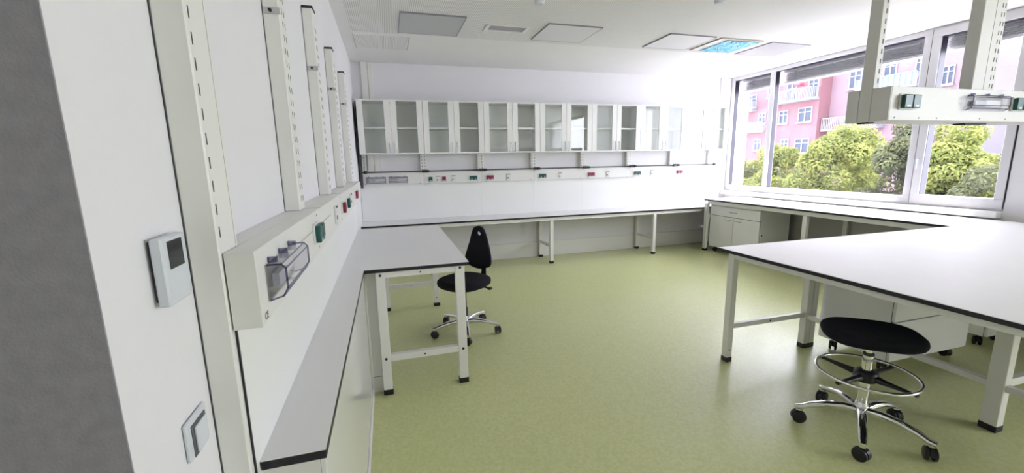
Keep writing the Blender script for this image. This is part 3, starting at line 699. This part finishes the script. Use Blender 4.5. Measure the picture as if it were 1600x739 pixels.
# ---------------------------------------------------------------- seating
def sup(c, a, b, z, rot=0, e=2.4, n=40):
    out = []
    for i in range(n):
        th = 2 * PI * i / n; ct, st = math.cos(th), math.sin(th)
        x = a * math.copysign(abs(ct) ** (2 / e), ct); y = b * math.copysign(abs(st) ** (2 / e), st)
        out.append(Vector((c[0] + x * math.cos(rot) - y * math.sin(rot), c[1] + x * math.sin(rot) + y * math.cos(rot), z)))
    return out
def pad(name, parent, a, b, z0, z1, e, m, dish=.0, rot=0, tilt=0):
    rings = []
    prof = [(.62, 0), (.90, .04), (.975, .22), (1.0, .5), (.985, .78), (.93, .95), (.84, 1.0), (.6, 1.0 - dish), (.3, 1 - dish * 1.4), (.04, 1 - dish * 1.5)]
    for s, q in prof: rings.append(sup((0, 0), a * s, b * s, z0 + (z1 - z0) * q, rot, e))
    return G().loft(rings).build(name, m, parent, smooth=True)
def star_base(t, offs, r, hub_z, tip_z, w0, w1, m, cr=.03):
    G().lathe((0, 0, 0), [(.012, hub_z - .075), (.03, hub_z - .07), (.036, hub_z - .03), (.034, hub_z + .01), (.026, hub_z + .03)], 24).build('hub', m, t, smooth=True)
    for k in range(5):
        a = math.radians(offs + 72 * k); d = Vector((math.cos(a), math.sin(a), 0)); n = Vector((-d.y, d.x, 0)); rings = []
        for s, zz, w_, h_ in ((.02, hub_z - .022, w0, .05), (.09, hub_z - .012, w0 * .95, .044), (.17, hub_z - .016, w0 * .85, .034), (.25, (hub_z + tip_z) / 2 - .01, w1 * 1.08, .032), (r - .012, tip_z, w1, .028), (r + .02, tip_z - .004, w1 * .85, .022)):
            c = d * s + Vector((0, 0, zz))
            rings.append([c + n * (w_ / 2 * math.copysign(abs(math.cos(q)) ** .75, math.cos(q))) + Vector((0, 0, h_ / 2 * math.copysign(abs(math.sin(q)) ** .75, math.sin(q)))) for q in [2 * PI * i / 14 for i in range(14)]])
        l = G().loft(rings).cyl(d * r + Vector((0, 0, cr * 2.15)), d * r + Vector((0, 0, tip_z)), .0165, n=14).build('leg', m, t, smooth=True)
        caster(l, d * r, a + 1.2 + k, cr, 'plastic_black', tip_z - .005)
# round lab stool with foot ring
st = thing('lab_stool', (0, 0, 0), 'black padded lab stool with chrome foot ring and star base', 'stool')
star_base(st, 0.5, .30, .155, .10, .054, .042, 'chrome', .036)
G().cyl((0, 0, .15), (0, 0, .36), .025, n=24).build('column', 'chrome', st, smooth=True)
G().cyl((0, 0, .36), (0, 0, .47), .0235, n=24).build('column_collar', 'chrome', st, smooth=True)
G().cyl((0, 0, .47), (0, 0, .48), .027, n=24).build('collar_ring', 'plastic_black', st, smooth=True)
G().cyl((0, 0, .48), (0, 0, .56), .014, n=20).build('piston', 'chrome', st, smooth=True)
fr = G().lathe((0, 0, 0), [(.028, .312), (.05, .318), (.058, .335), (.056, .365), (.045, .378), (.028, .384)], 24).build('ring_hub', 'plastic_black', st, smooth=True)
for k in range(4):
    a = math.radians(4 + 90 * k); d = Vector((math.cos(a), math.sin(a), 0)); n = Vector((-d.y, d.x, 0)); rings = []
    for s, w_, h_, z in ((.03, .05, .045, .35), (.1, .034, .03, .35), (.19, .028, .018, .352), (.24, .024, .016, .352)):
        rings.append([d * s + n * (w_ / 2 * math.cos(q)) + Vector((0, 0, z - .004 + h_ / 2 * math.sin(q))) for q in [2 * PI * i / 10 for i in range(10)]])
    G().loft(rings).build('ring_spoke', 'plastic_black', fr, smooth=True)
G().tube([(.232 * math.cos(2 * PI * i / 56), .232 * math.sin(2 * PI * i / 56), .363) for i in range(56)], .0095, 12, True).build('foot_ring', 'chrome', st, smooth=True)
pad('seat', st, .228, .192, .560, .622, 2.7, 'fabric', .10, math.radians(-40))
G().lathe((0, 0, 0), [(.03, .545), (.12, .556), (.17, .566), (.165, .574), (.02, .574)], 32).build('seat_shell', 'plastic_black', st, smooth=True)
st.location = (2.52, 1.545, 0)

# task chair
chx = thing('task_chair', (0, 0, 0), 'black swivel work chair with backrest tucked under the left table', 'chair')    # faces local -X
star_base(chx, 47 - 36, .305, .13, .092, .056, .04, 'chrome', .033)
G().cyl((0, 0, .12), (0, 0, .24), .026, .024, n=20).build('column', 'plastic_black', chx, smooth=True)
G().cyl((0, 0, .24), (0, 0, .43), .015, n=20).build('piston', 'plastic_black', chx, smooth=True)
G().box((-.09, -.06, .42), (.13, .06, .455)).build('mechanism', 'plastic_black', chx, .01)
seat = pad('seat', chx, .235, .225, .45, .525, 2.6, 'fabric', .12)
G().lathe((0, 0, 0), [(.03, .44), (.15, .448), (.19, .46), (.18, .468), (.02, .468)], 28).build('seat_shell', 'plastic_black', chx, smooth=True)
lv = G().cyl((.10, -.05, .437), (.13, -.19, .425), .008, n=10).build('lever', 'plastic_black', chx, smooth=True)
G().box((.112, -.215, .412), (.152, -.175, .434)).build('lever_paddle', 'plastic_black', lv, .006)
# back upright
G().loft([[Vector((x, sy * wdt / 2, z + o)) + Vector((o2, 0, 0)) for sy, o, o2 in ((-1, -.008, .004), (1, -.008, .004), (1, .008, -.004), (-1, .008, -.004))] for x, z, wdt in ((.10, .445, .07), (.22, .45, .07), (.262, .47, .065), (.275, .52, .06), (.272, .60, .06), (.262, .70, .06), (.255, .80, .05))]).build('back_upright', 'plastic_black', chx, .003)
# backrest: delta shaped shell with hand hole
cu = bpy.data.curves.new('backrest', 'CURVE'); cu.dimensions = '2D'; cu.fill_mode = 'BOTH'; cu.extrude = .008; cu.bevel_depth = .009; cu.bevel_resolution = 2
def spl(pts):
    s = cu.splines.new('BEZIER'); s.bezier_points.add(len(pts) - 1); s.use_cyclic_u = True; s.resolution_u = 6
    for b, p in zip(s.bezier_points, pts): b.co = (p[0], p[1], 0); b.handle_left_type = b.handle_right_type = 'AUTO'
out = [(x * .86, y) for x, y in [(0, .385), (.05, .372), (.082, .33), (.115, .25), (.155, .15), (.175, .075), (.165, .035), (.12, .015), (.06, .0), (0, -.006)]]
spl(out + [(-x, y) for x, y in out[-2:0:-1]])
spl([(0, .352), (.036, .325), (0, .292), (-.036, .325)])
tmp = bpy.data.objects.new('backrest', cu); COL.objects.link(tmp); bpy.context.view_layer.update()
me = bpy.data.meshes.new_from_object(tmp.evaluated_get(bpy.context.evaluated_depsgraph_get())); bpy.data.objects.remove(tmp)
bm = bmesh.new(); bm.from_mesh(me); bmesh.ops.triangulate(bm, faces=bm.faces)
for v in bm.verts:
    lat, hgt, dep = v.co.x, v.co.y, v.co.z
    bulge = .9 * lat * lat + .35 * (hgt - .17) ** 2
    v.co = Vector((.225 - bulge + dep + (.05 * (hgt - .1)), lat, .585 + hgt))
bm.to_mesh(me); bm.free(); me.materials.clear()
link('backrest', me, 'fabric', chx, smooth=True)
try: me.set_sharp_from_angle(angle=math.radians(50))
except Exception: pass
chx.location = (.616, 3.717, 0); chx.rotation_euler = (0, 0, math.radians(36))

# ---------------------------------------------------------------- outside: houses, trees, ground
gr = struct(box('ground', (6.5, -20, -7.2), (110, 110, -7), 'stone', bevel=0))
def house_window(b, x, y0, y1, z0, z1, cols=2, m='house_white'):
    f = .09
    g = G().box((x - .10, y0, z0), (x + .02, y0 + f, z1)).box((x - .10, y1 - f, z0), (x + .02, y1, z1)).box((x - .10, y0 + f, z1 - f), (x + .02, y1 - f, z1)).box((x - .10, y0 + f, z0), (x + .02, y1 - f, z0 + f))
    for c in range(1, cols):
        yy = y0 + (y1 - y0) * c / cols; g.box((x - .09, yy - .05, z0 + f), (x + .02, yy + .05, z1 - f))
    g.box((x - .085, y0 + f, z0 + (z1 - z0) * .66), (x + .02, y1 - f, z0 + (z1 - z0) * .66 + .07))
    wobj = g.build('window', m, b)
    for c in range(cols):
        a = y0 + (y1 - y0) * c / cols; e = y0 + (y1 - y0) * (c + 1) / cols
        box('pane', (x - .04, a + .04, z0 + .04), (x - .02, e - .04, z1 - .04), 'house_glass', wobj, 0)
    box('sill', (x - .22, y0 - .1, z0 - .09), (x, y1 + .1, z0), m, wobj, 0)
def balcony(b, x, y0, y1, z, dep=1.1, h=1.05, panel=None, step=.16):
    sl = box('balcony', (x - dep, y0, z - .16), (x, y1, z), 'house_white', b, 0)
    box('handrail', (x - dep, y0, z + h - .06), (x - dep + .06, y1, z + h), 'house_white', sl, 0)
    box('handrail', (x - dep, y0, z + h - .06), (x, y0 + .06, z + h), 'house_white', sl, 0); box('handrail', (x - dep, y1 - .06, z + h - .06), (x, y1, z + h), 'house_white', sl, 0)
    n = max(2, int((y1 - y0) / step)); p0 = None
    for k in range(n + 1):
        yy = y0 + (y1 - y0 - .045) * k / n
        if p0 is None: p0 = box('baluster', (x - dep + .01, yy, z), (x - dep + .055, yy + .045, z + h - .06), 'house_white', sl, 0); ya = yy
        else: share(p0, 'baluster', sl, (0, yy - ya, 0))
    for k in range(1, 5): box('baluster', (x - dep + dep * k / 5, y0 + .01, z), (x - dep + dep * k / 5 + .045, y0 + .05, z + h - .06), 'house_white', sl, 0)
    if panel: box('infill_panel', (x - dep + .062, y0 + .07, z + .05), (x - dep + .075, y1 - .07, z + h - .08), panel, sl, 0)
def house(x, y0, y1, z1, m, label):
    t = thing('apartment_house', (x + 5, (y0 + y1) / 2, -7), label, 'building', 'houses across the street')
    box('facade', (x, y0, -7), (x + 10, y1, z1), m, t, 0)
    box('cornice', (x - .35, y0, z1), (x + 10, y1, z1 + .5), 'house_white', t, 0); return t
hA = house(40, 31.6, 36.4, 15, 'pink', 'salmon pink house block projecting behind the trees, with a white balcony')
house_window(hA, 40, 34.72, 35.75, 4.9, 6.2); house_window(hA, 40, 32.15, 33.6, 4.85, 6.27); house_window(hA, 40, 32.15, 33.68, 1.84, 3.28); house_window(hA, 40, 34.4, 35.3, 1.9, 3.3)
house_window(hA, 40, 34.0, 35.1, 7.1, 8.85); house_window(hA, 40, 31.75, 32.8, 7.1, 9.0); house_window(hA, 40, 32.1, 33.6, 10.4, 12); house_window(hA, 40, 34.4, 35.5, 10.4, 12)
balcony(hA, 40, 31.62, 36.3, 7.0)
box('awning', (39.2, 33.1, 8.35), (39.8, 33.75, 8.6), 'red_cloth', hA, .05)
house_window(hA, 40, 32.1, 33.6, -1.2, .4); house_window(hA, 40, 34.4, 35.5, -1.2, .4)
hB = house(41.4, 20.2, 31.58, 15, 'pink_pale', 'pale pink set back house block with blue panelled balcony')
house_window(hB, 41.4, 28.9, 30.0, 7.5, 9.1); house_window(hB, 41.4, 26.2, 27.2, 7.7, 9.4); house_window(hB, 41.4, 24.2, 24.9, 7.7, 9.2); house_window(hB, 41.4, 22.3, 23.1, 6.7, 8.1)
house_window(hB, 41.4, 27.2, 28.4, 4.6, 6.2); house_window(hB, 41.4, 24.0, 25.2, 4.6, 6.2); house_window(hB, 41.4, 21.4, 22.6, 3.8, 5.3); house_window(hB, 41.4, 26.4, 27.5, 1.4, 3.0); house_window(hB, 41.4, 23, 24.2, 1.4, 3.0)
for y in (22, 24.5, 27, 29.2): house_window(hB, 41.4, y, y + 1.2, 10.6, 12.2)
balcony(hB, 41.4, 24.0, 28.6, 7.0, 1.2, 1.0, 'balcony_blue', .4)
balcony(hB, 41.4, 26.6, 31.4, 4.0)
hC = house(38.5, 11.0, 18.9, 15, 'lilac', 'plain pale lilac house at the right edge of the window')
for y in (12, 14.5): house_window(hC, 38.5, y, y + 1.2, 4.6, 6.2); house_window(hC, 38.5, y, y + 1.2, 7.7, 9.2)
hD = house(43, 37.2, 50, 15, 'pink', 'pale pink house seen through the narrow left pane')
house_window(hD, 43, 40.2, 41.2, 5.3, 6.6); house_window(hD, 43, 40.6, 41.6, 2.3, 3.6); house_window(hD, 43, 43, 44, 5.3, 6.7); house_window(hD, 43, 43, 44, 2.3, 3.7); house_window(hD, 43, 41.7, 43.2, 7.4, 8.9); house_window(hD, 43, 39.2, 40.2, 8.2, 9.4)
balcony(hD, 43, 41.5, 43.4, 7.05, .9); balcony(hD, 43, 39.6, 44.2, 4.55, 1.0)

def tree(x, y, ztop, rx, rz, m, label, n, seed):
    rnd = random.Random(seed)
    t = thing('leafy_tree', (x, y, -7), label, 'tree', 'street trees outside the window')
    G().tube([(x, y, -7), (x + .1, y, -4), (x - .05, y + .1, ztop - 2 * rz + .8), (x, y, ztop - rz)], .17, 8).build('trunk', 'bark', t, smooth=True)
    cz = ztop - rz
    # lumpy crown: leaves scattered over many overlapping boughs
    boughs = []
    for k in range(46):
        u = rnd.uniform(-1, 1); a = rnd.uniform(0, 2 * PI); q = math.sqrt(1 - u * u); s = rnd.uniform(.55, .86)
        taper = 1 - .30 * max(0, u)
        boughs.append((x + rx * s * q * math.cos(a) * taper, y + rx * s * q * math.sin(a) * taper, cz + rz * .86 * u * s / .8, rx * rnd.uniform(.24, .38)))
    vs, fs = [], []
    for k in range(int(n * 1.9)):
        bx, by, bz, br_ = boughs[k % len(boughs)]
        u = rnd.uniform(-1, 1); a = rnd.uniform(0, 2 * PI); q = math.sqrt(1 - u * u); s = br_ * rnd.uniform(.72, 1.05)
        c = Vector((bx + s * q * math.cos(a), by + s * q * math.sin(a), bz + s * u * .85))
        nrm = Vector((q * math.cos(a) + rnd.uniform(-.7, .7), q * math.sin(a) + rnd.uniform(-.7, .7), u + .35 + rnd.uniform(-.7, .7))).normalized()
        p = nrm.orthogonal().normalized(); p = (Matrix.Rotation(rnd.uniform(0, 6.28), 3, nrm) @ p); r_ = nrm.cross(p)
        L = rnd.uniform(.075, .14); wd = L * .42
        i = len(vs); vs += [c - p * L, c + r_ * wd + nrm * L * .12, c + p * L, c - r_ * wd + nrm * L * .12]; fs += [(i, i + 1, i + 2), (i, i + 2, i + 3)]
    me = bpy.data.meshes.new('foliage'); me.from_pydata([tuple(v) for v in vs], [], fs); me.update()
    tag(link('foliage', me, m, t), kind='stuff')
tree(26, 19.2, 4.15, 2.6, 4.3, 'leaf', 'tall rounded green tree in the middle of the wide window pane', 15000, 1)
tree(27.5, 24.4, 2.75, 2.0, 3.6, 'leaf', 'light green tree at the left side of the wide window pane', 11000, 2)
tree(29, 28.9, 2.0, 2.3, 3.4, 'leaf', 'green tree seen through the narrow left window pane', 9000, 3)
tree(31, 20.9, 2.5, 2.0, 3.6, 'leaf', 'sunlit tree between the tall rounded tree and the dark tree', 10000, 4)
tree(24, 14.4, 3.1, 2.1, 3.6, 'leaf_dark', 'dark green tree left of the window handle', 13000, 5)
tree(24, 12.2, 2.9, 2.0, 3.9, 'leaf', 'yellow green tree filling the opening window sash', 13000, 6)
tree(22, 9.6, 1.9, 1.9, 3.4, 'leaf_dark', 'dark tree at the right edge of the opening window sash', 10000, 7)
tree(31, 15.8, 3.6, 1.4, 3.0, 'leaf', 'slim sunlit treetop behind the opening window sash', 5000, 8)
hedge_specs = ((20.5, 16.8, -.2), (20.5, 13.4, -.3), (20.5, 20.2, -.2), (19.5, 10.6, -.3))
for k, (x, y, zt) in enumerate(hedge_specs):
    tree(x, y, zt, 2.0, 2.2, 'leaf_dark' if k % 2 else 'leaf', ['low shrub tree below the tall rounded tree', 'low shrub tree below the dark green tree', 'low shrub tree at the left below the wide pane', 'low shrub tree below the opening sash'][k], 7000, 20 + k)
